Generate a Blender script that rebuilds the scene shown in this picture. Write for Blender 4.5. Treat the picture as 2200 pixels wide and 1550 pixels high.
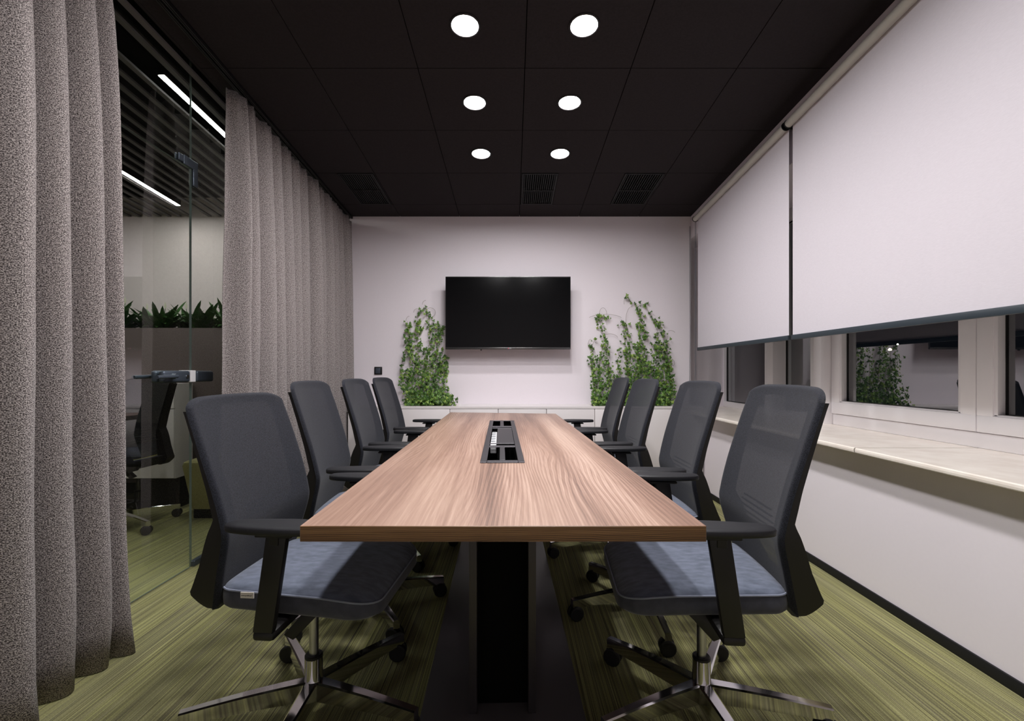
import bpy, bmesh, math, random
from mathutils import Vector, Matrix, noise
PI = math.pi
for o in list(bpy.data.objects): bpy.data.objects.remove(o)
S = bpy.context.scene
C = S.collection

# ------------------------------------------------------------------ camera, world, exposure
EYE = 1.102
cam_d = bpy.data.cameras.new('camera'); cam = bpy.data.objects.new('camera', cam_d); C.objects.link(cam)
cam.location = (0, 0, EYE); cam.rotation_euler = (PI/2, 0, 0)
cam_d.sensor_width = 36; cam_d.lens = 36*1000/2200
cam_d.shift_x = -1/2200; cam_d.shift_y = 25/2200
cam_d.clip_start = .02; cam_d.clip_end = 200
S.camera = cam
W = bpy.data.worlds.new('night'); S.world = W; W.use_nodes = True
W.node_tree.nodes['Background'].inputs[0].default_value = (.010, .013, .020, 1)
W.node_tree.nodes['Background'].inputs[1].default_value = .25
S.view_settings.view_transform = 'Standard'; S.view_settings.look = 'None'
S.view_settings.gamma = 1; S.view_settings.use_curve_mapping = False
S.view_settings.exposure = 0
LAMP = 268.0          # radiance of the round ceiling lights
STRIP = 60.0         # radiance of the corridor strip lights
S.cycles.max_bounces = 10; S.cycles.diffuse_bounces = 5; S.cycles.glossy_bounces = 5
S.cycles.transparent_max_bounces = 24; S.cycles.caustics_reflective = False
S.cycles.sample_clamp_indirect = 4

# ------------------------------------------------------------------ materials
def sr(r, g, b):
    f = lambda c: (c/255/12.92) if c/255 <= .04045 else ((c/255+.055)/1.055)**2.4
    return (f(r), f(g), f(b), 1)
M = {}
def mat(name, col, rough=.5, metal=0, spec=.5, emit=None, es=0, coat=0, sheen=0):
    m = bpy.data.materials.new(name); m.use_nodes = True
    p = m.node_tree.nodes['Principled BSDF']
    p.inputs['Base Color'].default_value = col
    p.inputs['Roughness'].default_value = rough; p.inputs['Metallic'].default_value = metal
    p.inputs['Specular IOR Level'].default_value = spec
    p.inputs['Coat Weight'].default_value = coat
    p.inputs['Sheen Weight'].default_value = sheen
    if emit: p.inputs['Emission Color'].default_value = emit; p.inputs['Emission Strength'].default_value = es
    M[name] = m
    return m
class N:
    """small node helper"""
    def __init__(s, m): s.m = m; s.t = m.node_tree; s.p = s.t.nodes.get('Principled BSDF')
    def n(s, typ, **k):
        nd = s.t.nodes.new(typ)
        for a, b in k.items():
            if a.startswith('i_'):
                key = a[2:]
                nd.inputs[int(key) if key.isdigit() else key].default_value = b
            else: setattr(nd, a, b)
        return nd
    def l(s, a, ao, b, bi): s.t.links.new(a.outputs[ao], b.inputs[bi])
    def math(s, op, a, b=None, clamp=False):
        nd = s.n('ShaderNodeMath', operation=op, use_clamp=clamp)
        for i, v in enumerate((a, b)):
            if v is None: continue
            if isinstance(v, (int, float)): nd.inputs[i].default_value = v
            else: s.l(v[0], v[1], nd, i)
        return (nd, 0)
    def ramp(s, src, stops):
        r = s.n('ShaderNodeValToRGB'); e = r.color_ramp.elements
        e[0].position, e[0].color = stops[0]; e[1].position, e[1].color = stops[-1]
        for p_, c_ in stops[1:-1]:
            x = e.new(p_); x.color = c_
        s.l(src[0], src[1], r, 0)
        return r
    def coords(s, kind='Object', scale=(1, 1, 1)):
        tc = s.n('ShaderNodeTexCoord'); mp = s.n('ShaderNodeMapping')
        mp.inputs['Scale'].default_value = scale
        s.l(tc, kind, mp, 0); return mp
    def bump(s, src, strength, dist=.002):
        b = s.n('ShaderNodeBump'); b.inputs['Strength'].default_value = strength; b.inputs['Distance'].default_value = dist
        s.l(src[0], src[1], b, 'Height'); s.l(b, 0, s.p, 'Normal'); return b

def noisy(name, c1, c2, scale=8, rough=.6, bump=0, stretch=(1, 1, 1), detail=4, **k):
    m = mat(name, c1, rough, **k); h = N(m)
    mp = h.coords('Object', stretch)
    nz = h.n('ShaderNodeTexNoise'); nz.inputs['Scale'].default_value = scale; nz.inputs['Detail'].default_value = detail
    h.l(mp, 0, nz, 0)
    r = h.ramp((nz, 0), [(.35, c1), (.65, c2)])
    h.l(r, 0, h.p, 'Base Color')
    if bump: h.bump((nz, 0), bump)
    return m

noisy('wall_paint', sr(230, 223, 229), sr(231, 224, 230), 60, .9, 0)
noisy('ceiling_black', sr(44, 40, 42), sr(48, 44, 46), 90, .95, .1, spec=.15)
mat('black_void', (.003, .003, .003, 1), .9, spec=.1)
mat('joint_black', (.002, .002, .002, 1), .9, spec=.05)
mat('black_plastic', sr(24, 22, 23), .45, spec=.4)
mat('vent_black', sr(17, 16, 17), .6, spec=.3)
mat('black_rubber', sr(20, 19, 20), .6)
mat('pad_black', sr(27, 27, 31), .5, spec=.4)
mat('chrome', (.72, .71, .73, 1), .08, 1)
mat('brushed_steel', (.55, .55, .56, 1), .28, 1)
mat('dark_steel', sr(84, 92, 104), .35, .55)
mat('white_pvc', sr(246, 243, 246), .35)
mat('white_lacquer', sr(228, 222, 222), .38)
mat('blind_tube', sr(190, 186, 178), .45)
mat('blind_bar', sr(44, 54, 62), .5)
mat('baseboard_black', sr(22, 22, 25), .6, spec=.3)
mat('tv_black', (.003, .003, .0035, 1), .14, spec=.22)
mat('tv_bezel', (.006, .006, .007, 1), .22, spec=.6)
mat('tv_trim', (.12, .12, .12, 1), .25, .9)
mat('table_metal', sr(66, 62, 65), .38, .4)
mat('plate_metal', sr(98, 94, 98), .36, .35)
mat('tray_metal', sr(66, 64, 68), .42, .6)
mat('socket_white', sr(225, 225, 228), .4)
mat('logo_pink', sr(200, 90, 110), .5)
mat('logo_grey', sr(190, 190, 195), .4)
mat('stem', sr(96, 84, 52), .7)
mat('planter_brown', sr(92, 80, 78), .75)
mat('soil', sr(40, 30, 24), .95)
mat('tag_white', sr(222, 216, 212), .8)
mat('glass_edge', sr(112, 126, 122), .15, .3, spec=.8)
mat('lamp_lens', (1, 1, 1, 1), .5, emit=(1, .975, .975, 1), es=LAMP)
mat('strip_lens', (1, 1, 1, 1), .5, emit=(1, .985, .93, 1), es=STRIP)
mat('street_glow', (1, .8, .5, 1), .5, emit=(1, .72, .38, 1), es=60)
mat('slat_grey', sr(98, 95, 95), .7)
noisy('corridor_paint', sr(238, 226, 226), sr(242, 230, 230), 40, .9, .05)
noisy('sill_marble', sr(250, 242, 232), sr(240, 229, 218), 5, .25, 0, (2, 2, 2), 8)
noisy('pouf_green', sr(178, 172, 118), sr(162, 156, 104), 160, .95, .3, sheen=.2)
noisy('seat_olive', sr(120, 112, 52), sr(136, 126, 62), 26, .85, .15)  # reflection of a blue seat over the carpet, put into the colour
noisy('seat_blue', sr(68, 76, 92), sr(92, 99, 117), 26, .85, .15, (1, 2.2, 1), 6, sheen=.25)
noisy('seat_side', sr(56, 58, 72), sr(68, 70, 84), 30, .85, .1, sheen=.2)
mat('piping', sr(128, 134, 152), .7)

# pane: clear glass that also mirrors the room (grazing view)
def pane_mat(name, ior, tint):
    m = bpy.data.materials.new(name); m.use_nodes = True; M[name] = m
    t = m.node_tree; t.nodes.clear()
    o = t.nodes.new('ShaderNodeOutputMaterial'); mx = t.nodes.new('ShaderNodeMixShader')
    tr = t.nodes.new('ShaderNodeBsdfTransparent'); gl = t.nodes.new('ShaderNodeBsdfGlossy'); fr = t.nodes.new('ShaderNodeFresnel')
    tr.inputs[0].default_value = tint; gl.inputs['Roughness'].default_value = 0
    gl.inputs[0].default_value = (1, 1, 1, 1)
    fr.inputs['IOR'].default_value = ior
    ge = t.nodes.new('ShaderNodeNewGeometry'); iv = t.nodes.new('ShaderNodeMath'); iv.operation = 'SUBTRACT'; iv.inputs[0].default_value = 1
    mu = t.nodes.new('ShaderNodeMath'); mu.operation = 'MULTIPLY'     # the mirror image comes from the face the light meets first
    t.links.new(ge.outputs['Backfacing'], iv.inputs[1]); t.links.new(iv.outputs[0], mu.inputs[0]); t.links.new(fr.outputs[0], mu.inputs[1])
    t.links.new(mu.outputs[0], mx.inputs[0]); t.links.new(tr.outputs[0], mx.inputs[1]); t.links.new(gl.outputs[0], mx.inputs[2])
    t.links.new(mx.outputs[0], o.inputs[0])
pane_mat('partition_glass', 1.95, (.95, .972, .96, 1))
pane_mat('window_glass', 2.7, (.85, .88, .88, 1))

# carpet: long fine stripes running away from the camera
m = mat('carpet', (.1, .1, .05, 1), .95, spec=.15); h = N(m)
def stripe_noise(sx, sy, scale, seed, detail=3, rough=.6):
    mp = h.coords('Object', (sx, sy, 1)); mp.inputs['Location'].default_value = (seed, seed*1.7, 0)
    nz = h.n('ShaderNodeTexNoise'); nz.inputs['Scale'].default_value = scale; nz.inputs['Detail'].default_value = detail
    nz.inputs['Roughness'].default_value = rough
    h.l(mp, 0, nz, 0); return (nz, 0)
a = stripe_noise(82, .55, 1, 3.1, 4, .65)
b = stripe_noise(250, 1.2, 1, 8.3, 2, .5)
c = stripe_noise(14, .35, 1, 14.7, 2, .5)
ra = h.ramp(a, [(.34, sr(100, 96, 84)), (.43, sr(132, 130, 94)), (.50, sr(158, 157, 106)), (.57, sr(146, 141, 118)), (.66, sr(178, 178, 112))])
rb = h.ramp(b, [(.38, sr(78, 70, 70)), (.45, sr(140, 137, 104)), (.56, sr(154, 152, 108)), (.62, sr(200, 198, 136))])
mx = h.n('ShaderNodeMixRGB', blend_type='MIX'); mx.inputs[0].default_value = .5
h.l(ra, 0, mx, 1); h.l(rb, 0, mx, 2)
rc = h.ramp(c, [(.35, (.88, .88, .92, 1)), (.65, (1.07, 1.08, .97, 1))])
m2 = h.n('ShaderNodeMixRGB', blend_type='MULTIPLY'); m2.inputs[0].default_value = 1
h.l(mx, 0, m2, 1); h.l(rc, 0, m2, 2)
pile = h.n('ShaderNodeTexNoise'); pile.inputs['Scale'].default_value = 420; pile.inputs['Detail'].default_value = 1
pc = h.coords('Object', (1, .5, 1)); h.l(pc, 0, pile, 0)
rp = h.ramp((pile, 0), [(.3, (.78, .78, .78, 1)), (.7, (1.16, 1.16, 1.16, 1))])
m3 = h.n('ShaderNodeMixRGB', blend_type='MULTIPLY'); m3.inputs[0].default_value = 1
h.l(m2, 0, m3, 1); h.l(rp, 0, m3, 2)
dl = stripe_noise(300, .30, 1, 21.3, 1, .4)
rd = h.ramp(dl, [(.39, (.60, .57, .62, 1)), (.44, (1.03, 1.03, 1.0, 1))])
m4 = h.n('ShaderNodeMixRGB', blend_type='MULTIPLY'); m4.inputs[0].default_value = 1
h.l(m3, 0, m4, 1); h.l(rd, 0, m4, 2)
h.l(m4, 0, h.p, 'Base Color'); h.bump(b, .25, .003)

# walnut-look laminate: rings of stretched distorted noise, board streaks and pores; grain along Y (top) or X (front edge)
def wood(name, along, k=1.0):
    m = mat(name, (.4, .25, .15, 1), .38, spec=.45); h = N(m)
    Y = along == 'Y'
    def tex(sc, detail, rough=.5, dist=0, loc=(0, 0, 0)):
        mp = h.coords('Object', sc); mp.inputs['Location'].default_value = loc
        nz = h.n('ShaderNodeTexNoise'); nz.inputs['Scale'].default_value = 1; nz.inputs['Detail'].default_value = detail
        nz.inputs['Roughness'].default_value = rough; nz.inputs['Distortion'].default_value = dist
        h.l(mp, 0, nz, 0); return (nz, 0)
    if Y:
        disp = tex((3.9, .60, 3), 1.7, .42, .2)
        tc2 = h.n('ShaderNodeTexCoord'); sp = h.n('ShaderNodeSeparateXYZ'); h.l(tc2, 'Object', sp, 0)
        u = h.math('ADD', (sp, 0), h.math('MULTIPLY', disp, .24))
        rings = h.math('ADD', h.math('MULTIPLY', h.math('SINE', h.math('MULTIPLY', u, 2*PI/.0135)), .6), h.math('MULTIPLY', h.math('SINE', h.math('MULTIPLY', u, 2*PI/.0052)), .4))
    else:
        tc2 = h.n('ShaderNodeTexCoord'); sp = h.n('ShaderNodeSeparateXYZ'); h.l(tc2, 'Object', sp, 0)
        disp = tex((7, 3, 20), 2, .5)
        u = h.math('ADD', (sp, 2), h.math('MULTIPLY', disp, .012))
        rings = h.math('SINE', h.math('MULTIPLY', u, 2*PI/.0045))
    amp = tex((5, .9, 1) if Y else (.8, 1, 9), 1, .5, 0, (7, 3, 1))
    amp = h.math('MULTIPLY', h.math('SUBTRACT', amp, .30, True), .26)
    board = tex((9, .35, 2) if Y else (.4, 2, 22), 1, .5, 0, (2, 9, 4))
    streak = tex((75, 1.6, 20) if Y else (3, 20, 240), 4, .6, .2)
    pores = tex((420, 9, 60) if Y else (14, 60, 700), 2, .6)
    t = h.math('MULTIPLY', rings, amp)
    t = h.math('ADD', t, h.math('MULTIPLY', board, .55))
    t = h.math('ADD', t, h.math('MULTIPLY', streak, .34))
    t = h.math('ADD', t, h.math('MULTIPLY', pores, .16))
    if Y: cols = [(.36, sr(112, 87, 75)), (.48, sr(142, 112, 97)), (.57, sr(161, 131, 115)), (.72, sr(188, 160, 144))]
    else: cols = [(.38, sr(74, 50, 32)), (.50, sr(108, 77, 50)), (.60, sr(130, 96, 64)), (.78, sr(156, 120, 86))]  # same laminate; the edge's dimmer light is put into these darker browns
    r = h.ramp(t, cols)
    h.l(r, 0, h.p, 'Base Color')
    h.bump(t, .06, .001)
wood('wood_top', 'Y', .90); wood('wood_edge', 'X', .88)

# herringbone curtain weave (uv in metres along the cloth)
m = mat('curtain_weave', (.3, .3, .3, 1), .95, spec=.1, sheen=.15); h = N(m)
tc = h.n('ShaderNodeTexCoord'); sep = h.n('ShaderNodeSeparateXYZ'); h.l(tc, 'UV', sep, 0)
wob = h.n('ShaderNodeTexNoise'); wob.inputs['Scale'].default_value = 60; wob.inputs['Detail'].default_value = 1
h.l(tc, 'UV', wob, 0)
tri = h.math('PINGPONG', (sep, 0), .026)
sl = h.math('MULTIPLY', tri, .85)
vv = h.math('ADD', (sep, 1), sl)
v2 = h.math('ADD', vv, h.math('MULTIPLY', (wob, 0), .004))
ln = h.math('SINE', h.math('MULTIPLY', v2, 2*PI/.0048))
dash = h.n('ShaderNodeTexNoise'); dash.inputs['Scale'].default_value = 1; dash.inputs['Detail'].default_value = 2
dm = h.coords('UV', (390, 280, 1)); h.l(dm, 0, dash, 0)
su = h.math('ADD', h.math('MULTIPLY', ln, .30), h.math('MULTIPLY', h.math('SUBTRACT', (dash, 0), .5), 3.1))
fl = h.n('ShaderNodeTexNoise'); fl.inputs['Scale'].default_value = 1; fl.inputs['Detail'].default_value = 3
fm_ = h.coords('UV', (120, 95, 1)); h.l(fm_, 0, fl, 0)
su = h.math('ADD', su, h.math('MULTIPLY', h.math('SUBTRACT', (fl, 0), .5), .65))
su = h.math('ADD', su, .5)
r = h.ramp(su, [(.14, sr(58, 52, 53)), (.48, sr(126, 118, 117)), (.80, sr(192, 183, 181))])
h.l(r, 0, h.p, 'Base Color'); h.bump(su, .5, .002)

# roller blind cloth
m = mat('blind_cloth', sr(222, 216, 224), .85, spec=.2); h = N(m)
mp = h.coords('Object', (1, 60, 700)); nz = h.n('ShaderNodeTexNoise'); nz.inputs['Scale'].default_value = 1; h.l(mp, 0, nz, 0)
r = h.ramp((nz, 0), [(.3, sr(208, 202, 209)), (.7, sr(215, 209, 216))]); h.l(r, 0, h.p, 'Base Color')

# chair mesh: fabric net, partly see-through
def net(name, fac, c1, c2):
    m = mat(name, c1, .85, spec=.2, sheen=.08); h = N(m)
    mp = h.coords('Object', (1, 1, 1)); nz = h.n('ShaderNodeTexNoise'); nz.inputs['Scale'].default_value = 420; nz.inputs['Detail'].default_value = 1
    h.l(mp, 0, nz, 0)
    r = h.ramp((nz, 0), [(.35, c1), (.65, c2)]); h.l(r, 0, h.p, 'Base Color')
    tr = h.n('ShaderNodeBsdfTransparent'); mx = h.n('ShaderNodeMixShader'); mx.inputs[0].default_value = fac
    out = h.t.nodes['Material Output']
    h.l(h.p, 0, mx, 1); h.l(tr, 0, mx, 2); h.l(mx, 0, out, 0)
net('net_back', .045, sr(22, 23, 29), sr(42, 44, 53))

# leaves
def leafmat(name, stops, rough=.45):
    m = mat(name, stops[0][1], rough, spec=.4); h = N(m)
    g = h.n('ShaderNodeNewGeometry')
    r = h.ramp((g, 'Random Per Island'), stops); h.l(r, 0, h.p, 'Base Color')
    h.p.inputs['Subsurface Weight'].default_value = 0
    return m
leafmat('ivy_leaf', [(0, sr(48, 78, 34)), (.35, sr(70, 106, 42)), (.7, sr(96, 132, 54)), (1, sr(140, 164, 78))])
noisy('lily_leaf', sr(44, 82, 34), sr(62, 104, 44), 12, .35)
mat('lily_white', sr(226, 226, 200), .5)

# ------------------------------------------------------------------ mesh helpers
class MB:
    def __init__(s): s.v = []; s.f = []; s.mi = []; s.uv = None
    def add(s, vs, fs, mi=0):
        b = len(s.v); s.v += [tuple(p) for p in vs]
        s.f += [tuple(i+b for i in f) for f in fs]; s.mi += [mi]*len(fs)
    def box(s, x0, x1, y0, y1, z0, z1, mi=0):
        s.add([(x0,y0,z0),(x1,y0,z0),(x1,y1,z0),(x0,y1,z0),(x0,y0,z1),(x1,y0,z1),(x1,y1,z1),(x0,y1,z1)],
              [(0,3,2,1),(4,5,6,7),(0,1,5,4),(1,2,6,5),(2,3,7,6),(3,0,4,7)], mi)
    def bbox(s, x0, x1, y0, y1, z0, z1, r=.003, seg=2, mi=0):
        bm = bmesh.new()
        vs = [bm.verts.new(p) for p in [(x0,y0,z0),(x1,y0,z0),(x1,y1,z0),(x0,y1,z0),(x0,y0,z1),(x1,y0,z1),(x1,y1,z1),(x0,y1,z1)]]
        for f in [(0,3,2,1),(4,5,6,7),(0,1,5,4),(1,2,6,5),(2,3,7,6),(3,0,4,7)]: bm.faces.new([vs[i] for i in f])
        bmesh.ops.bevel(bm, geom=list(bm.edges), offset=r, segments=seg, affect='EDGES', profile=.5)
        s.bm(bm, mi)
    def bm(s, bm, mi=0):
        bm.verts.index_update()
        s.add([v.co[:] for v in bm.verts], [tuple(v.index for v in f.verts) for f in bm.faces], mi); bm.free()
    def hexa(s, pts, r=0, seg=2, mi=0):
        """8 points: bottom 4 (ccw), top 4"""
        F = [(0,3,2,1),(4,5,6,7),(0,1,5,4),(1,2,6,5),(2,3,7,6),(3,0,4,7)]
        if not r: s.add(pts, F, mi); return
        bm = bmesh.new(); vs = [bm.verts.new(p) for p in pts]
        for f in F: bm.faces.new([vs[i] for i in f])
        bmesh.ops.bevel(bm, geom=list(bm.edges), offset=r, segments=seg, affect='EDGES', profile=.5)
        s.bm(bm, mi)
    def cyl(s, p0, p1, r0, r1=None, n=16, caps=True, mi=0):
        r1 = r0 if r1 is None else r1
        p0 = Vector(p0); p1 = Vector(p1); d = (p1-p0).normalized()
        a = d.orthogonal().normalized(); b = d.cross(a)
        vs = []
        for p, r in ((p0, r0), (p1, r1)):
            for i in range(n):
                t = 2*PI*i/n; vs.append(p+a*math.cos(t)*r+b*math.sin(t)*r)
        fs = [(i, (i+1) % n, n+(i+1) % n, n+i) for i in range(n)]
        if caps: fs += [tuple(range(n-1, -1, -1)), tuple(range(n, 2*n))]
        s.add(vs, fs, mi)
    def lathe(s, prof, n=24, cx=0, cy=0, mi=0, axis='Z'):
        vs = []; m_ = len(prof)
        for i in range(n):
            t = 2*PI*i/n
            for r, z in prof:
                p = (cx+r*math.cos(t), cy+r*math.sin(t), z)
                if axis == 'Y': p = (r*math.cos(t), z, r*math.sin(t))
                vs.append(p)
        fs = []
        for i in range(n):
            j = (i+1) % n
            for k in range(m_-1): fs.append((i*m_+k, j*m_+k, j*m_+k+1, i*m_+k+1))
        s.add(vs, fs, mi)
    def tube(s, pts, r, n=8, mi=0, closed=False, r_end=None):
        pts = [Vector(p) for p in pts]; vs = []; up = Vector((0, 0, 1)); K = len(pts)
        for i, p in enumerate(pts):
            if closed: d = pts[(i+1) % K]-pts[i-1]
            else: d = pts[min(i+1, K-1)]-pts[max(i-1, 0)]
            d.normalize()
            a = d.cross(up)
            if a.length < .05: a = d.cross(Vector((0, 1, 0)))
            a.normalize(); b = d.cross(a)
            rr = r if r_end is None else r+(r_end-r)*i/(K-1)
            for k in range(n):
                t = 2*PI*k/n; vs.append(p+a*math.cos(t)*rr+b*math.sin(t)*rr)
        fs = []
        for i in range(K if closed else K-1):
            j = (i+1) % K
            for k in range(n):
                l = (k+1) % n; fs.append((i*n+k, i*n+l, j*n+l, j*n+k))
        if not closed: fs += [tuple(range(n)), tuple(range((K-1)*n+n-1, (K-1)*n-1, -1))]
        s.add(vs, fs, mi)
    def layers(s, outline_fn, prof, mi=0, cap_mi=None):
        """outline_fn(inset)->list of (x,y); prof list of (inset,z or fn(x,y))"""
        rings = []
        for ins, z in prof:
            ring = []
            for x, y in outline_fn(ins):
                ring.append((x, y, z(x, y) if callable(z) else z))
            rings.append(ring)
        n = len(rings[0]); vs = [p for r in rings for p in r]; fs = []
        for k in range(len(rings)-1):
            for i in range(n):
                j = (i+1) % n; fs.append((k*n+i, k*n+j, (k+1)*n+j, (k+1)*n+i))
        s.add(vs, fs, mi)
        b = len(s.v)-len(vs)
        s.f.append(tuple(b+i for i in range(n-1, -1, -1))); s.mi.append(mi)
        s.f.append(tuple(b+(len(rings)-1)*n+i for i in range(n))); s.mi.append(mi if cap_mi is None else cap_mi)
    def ob(s, name, mats, parent=None, smooth=True, angle=35, loc=None):
        me = bpy.data.meshes.new(name); me.from_pydata(s.v, [], s.f)
        if not isinstance(mats, (list, tuple)): mats = [mats]
        for m_ in mats: me.materials.append(M[m_])
        if len(mats) > 1: me.polygons.foreach_set('material_index', s.mi)
        if s.uv:
            ul = me.uv_layers.new(name='UVMap')
            for li, lo in enumerate(me.loops): ul.data[li].uv = s.uv[lo.vertex_index]
        if smooth:
            me.polygons.foreach_set('use_smooth', [True]*len(me.polygons))
            me.set_sharp_from_angle(angle=math.radians(angle))
        me.update()
        o = bpy.data.objects.new(name, me); C.objects.link(o)
        if parent: o.parent = parent
        if loc: o.location = loc
        return o
def text(name, body, size, m_, parent, loc, rot):
    cu = bpy.data.curves.new(name, 'FONT'); cu.body = body; cu.size = size; cu.extrude = size*.03
    tmp = bpy.data.objects.new(name, cu); C.objects.link(tmp); bpy.context.view_layer.update()
    me = bpy.data.meshes.new_from_object(tmp.evaluated_get(bpy.context.evaluated_depsgraph_get()))
    bpy.data.objects.remove(tmp); bpy.data.curves.remove(cu)
    me.materials.clear(); me.materials.append(M[m_])
    o = bpy.data.objects.new(name, me); C.objects.link(o); o.parent = parent; o.location = loc; o.rotation_euler = rot
    return o
def tag(o, label=None, cat=None, group=None, kind=None):
    if label: o['label'] = label
    if cat: o['category'] = cat
    if group: o['group'] = group
    if kind: o['kind'] = kind
    return o
def thing(name, label, cat, loc=(0, 0, 0), rz=0, group=None):
    o = bpy.data.objects.new(name, None); C.objects.link(o); o.empty_display_size = .05
    o.location = loc; o.rotation_euler = (0, 0, rz)
    return tag(o, label, cat, group)
def struct(o): o['kind'] = 'structure'; return o
def sempty(name): o = bpy.data.objects.new(name, None); C.objects.link(o); return struct(o)
KIDS = lambda o: [c_ for c_ in bpy.data.objects if c_.parent == o]
def copy_tree(o, parent=None):
    c_ = o.copy(); C.objects.link(c_)
    if parent: c_.parent = parent
    for ch in list(o.children): copy_tree(ch, c_)
    return c_
def px(x, y, Y):   # measured image point at depth Y -> world X, Z
    return (x-1101)*Y/1000, EYE-(y-800)*Y/1000
CEIL = lambda Y: 2.937-.071*Y       # the ceiling falls gently towards the back wall
BACK = 4.531; RIGHT = 1.735; GLASS = -1.815; REAR = -1.7; FRM = 2.20

# ------------------------------------------------------------------ setting
b = MB(); b.box(-6.2, 2.5, REAR-.1, 5.0, -.08, 0); struct(b.ob('floor', 'carpet', smooth=False))
b = MB(); b.box(-1.83, RIGHT+.0, BACK, BACK+.12, 0, 3.0); struct(b.ob('wall_back', 'wall_paint', smooth=False))
b = MB(); b.box(-6.2, 2.5, REAR-.1, REAR, 0, 3.3); struct(b.ob('wall_front', 'wall_paint', smooth=False))
b = MB(); b.box(RIGHT, FRM+.12, REAR, 4.86, 0, .70); b.box(RIGHT, FRM+.12, REAR, 4.86, 2.40, 3.3)
b.box(RIGHT+.002, FRM+.12, 4.86, 4.98, 0, 3.3); b.box(RIGHT, FRM+.12, REAR-.1, REAR+.25, .7, 2.4)
struct(b.ob('wall_right', 'wall_paint', smooth=False))
b = MB(); b.bbox(RIGHT-.011, RIGHT, REAR, BACK-.335, 0, .046, .003); struct(b.ob('baseboard_right', 'baseboard_black'))

# ceiling: dark void plus separate square tiles
XC = [-1.70, -1.092, -.515, .0675, .645, 1.222, RIGHT]
YC = [BACK-.002]+[4.25-.5723*i for i in range(0, 11)]
YC[-1] = REAR
def slab(b_, x0, x1, y0, y1, d0, d1, mi=0):
    b_.hexa([(x0,y0,CEIL(y0)+d0),(x1,y0,CEIL(y0)+d0),(x1,y1,CEIL(y1)+d0),(x0,y1,CEIL(y1)+d0),
             (x0,y0,CEIL(y0)+d1),(x1,y0,CEIL(y0)+d1),(x1,y1,CEIL(y1)+d1),(x0,y1,CEIL(y1)+d1)], mi=mi)
b = MB(); slab(b, -1.70, RIGHT, REAR, BACK, .018, .06)
ceil_o = struct(b.ob('ceiling', 'joint_black', smooth=False))
LY = [2.247, 2.819, 3.391]; LYX = [1.675, 1.103, .53, -.04]; LX = (-.229, .346)
vents = {(0): (-1.385, -1.105), (2): (.078, .362), (4): (.893, 1.205)}
for i in range(len(XC)-1):
    for j in range(len(YC)-1):
        x0, x1 = XC[i]+.0025, XC[i+1]-.0025; y1, y0 = YC[j]-.0025, YC[j+1]+.0025
        b = MB()
        if j == 1 and any(v[0] >= x0-.02 and v[1] <= x1+.02 for v in vents.values()):
            v = [v for v in vents.values() if v[0] >= x0-.02 and v[1] <= x1+.02][0]
            if v[0]-.004 > x0: slab(b, x0, v[0]-.004, y0, y1, 0, .015)
            if v[1]+.004 < x1: slab(b, v[1]+.004, x1, y0, y1, 0, .015)
        else: slab(b, x0, x1, y0, y1, 0, .015)
        b.ob('tile', 'ceiling_black', ceil_o, smooth=False)
VL = {0: 'black ceiling grille near the curtain', 2: 'black ceiling grille in the middle above the television', 4: 'black ceiling grille on the window side'}
for k, (x0, x1) in vents.items():
    y0, y1 = 3.682, 4.245; ym = 3.975
    t = thing('ceiling_vent', VL[k], 'vent', ((x0+x1)/2, (y0+y1)/2, CEIL(3.96)))
    ox, oy, oz = t.location
    b = MB()
    for (a0, a1, c0, c1) in ((x0, x0+.014, y0, y1), (x1-.014, x1, y0, y1), (x0+.014, x1-.014, y0, y0+.014), (x0+.014, x1-.014, y1-.014, y1), (x0+.014, x1-.014, ym-.007, ym+.007)):
        slab(b, a0, a1, c0, c1, -.004, .014)
    o = b.ob('frame', 'vent_black', t, smooth=False); o.location = (-ox, -oy, -oz)
    b = MB(); n = 15
    for q in range(n):
        xa = x0+.014+(x1-x0-.028)*(q+.5)/n
        slab(b, xa-.004, xa+.004, y0+.014, y1-.014, .0, .012)
    o = b.ob('slat', 'vent_black', t, smooth=False); o.location = (-ox, -oy, -oz); o['kind'] = 'stuff'

# black drop edge of the ceiling beside the glass
b = MB(); slab(b, -1.715, -1.70, REAR, BACK, 0, .30); struct(b.ob('trim_1', 'ceiling_black', smooth=False))

# ------------------------------------------------------------------ round ceiling lights
def downlight(x, y, label, group=None):
    t = thing('ceiling_light', label, 'light', (x, y, CEIL(y)), 0, group)
    t.rotation_euler = (math.atan(-.071), 0, 0)
    b = MB(); b.lathe([(.064, .012), (.064, -.004), (.0655, -.006), (.074, -.004), (.076, .001), (.076, .002)], 40)
    b.ob('rim', 'black_plastic', t)
    b = MB(); n = 40
    b.add([(.0638*math.cos(2*PI*i/n), .0638*math.sin(2*PI*i/n), -.001) for i in range(n)], [tuple(range(n-1, -1, -1))])
    b.ob('lens', 'lamp_lens', t, smooth=False)
nm = {0: 'nearest the camera', 1: 'in the middle of its row', 2: 'nearest the television'}
for i, y in enumerate(LY):
    downlight(LX[0], y, 'round glowing ceiling light of the curtain-side row, '+nm[i])
    downlight(LX[1], y, 'round glowing ceiling light of the window-side row, '+nm[i])
for i, y in enumerate(LYX[:3]):
    for x in LX: downlight(x, y, 'round ceiling light of the same two rows, above and behind the camera', 'ceiling lights above the camera')

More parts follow.
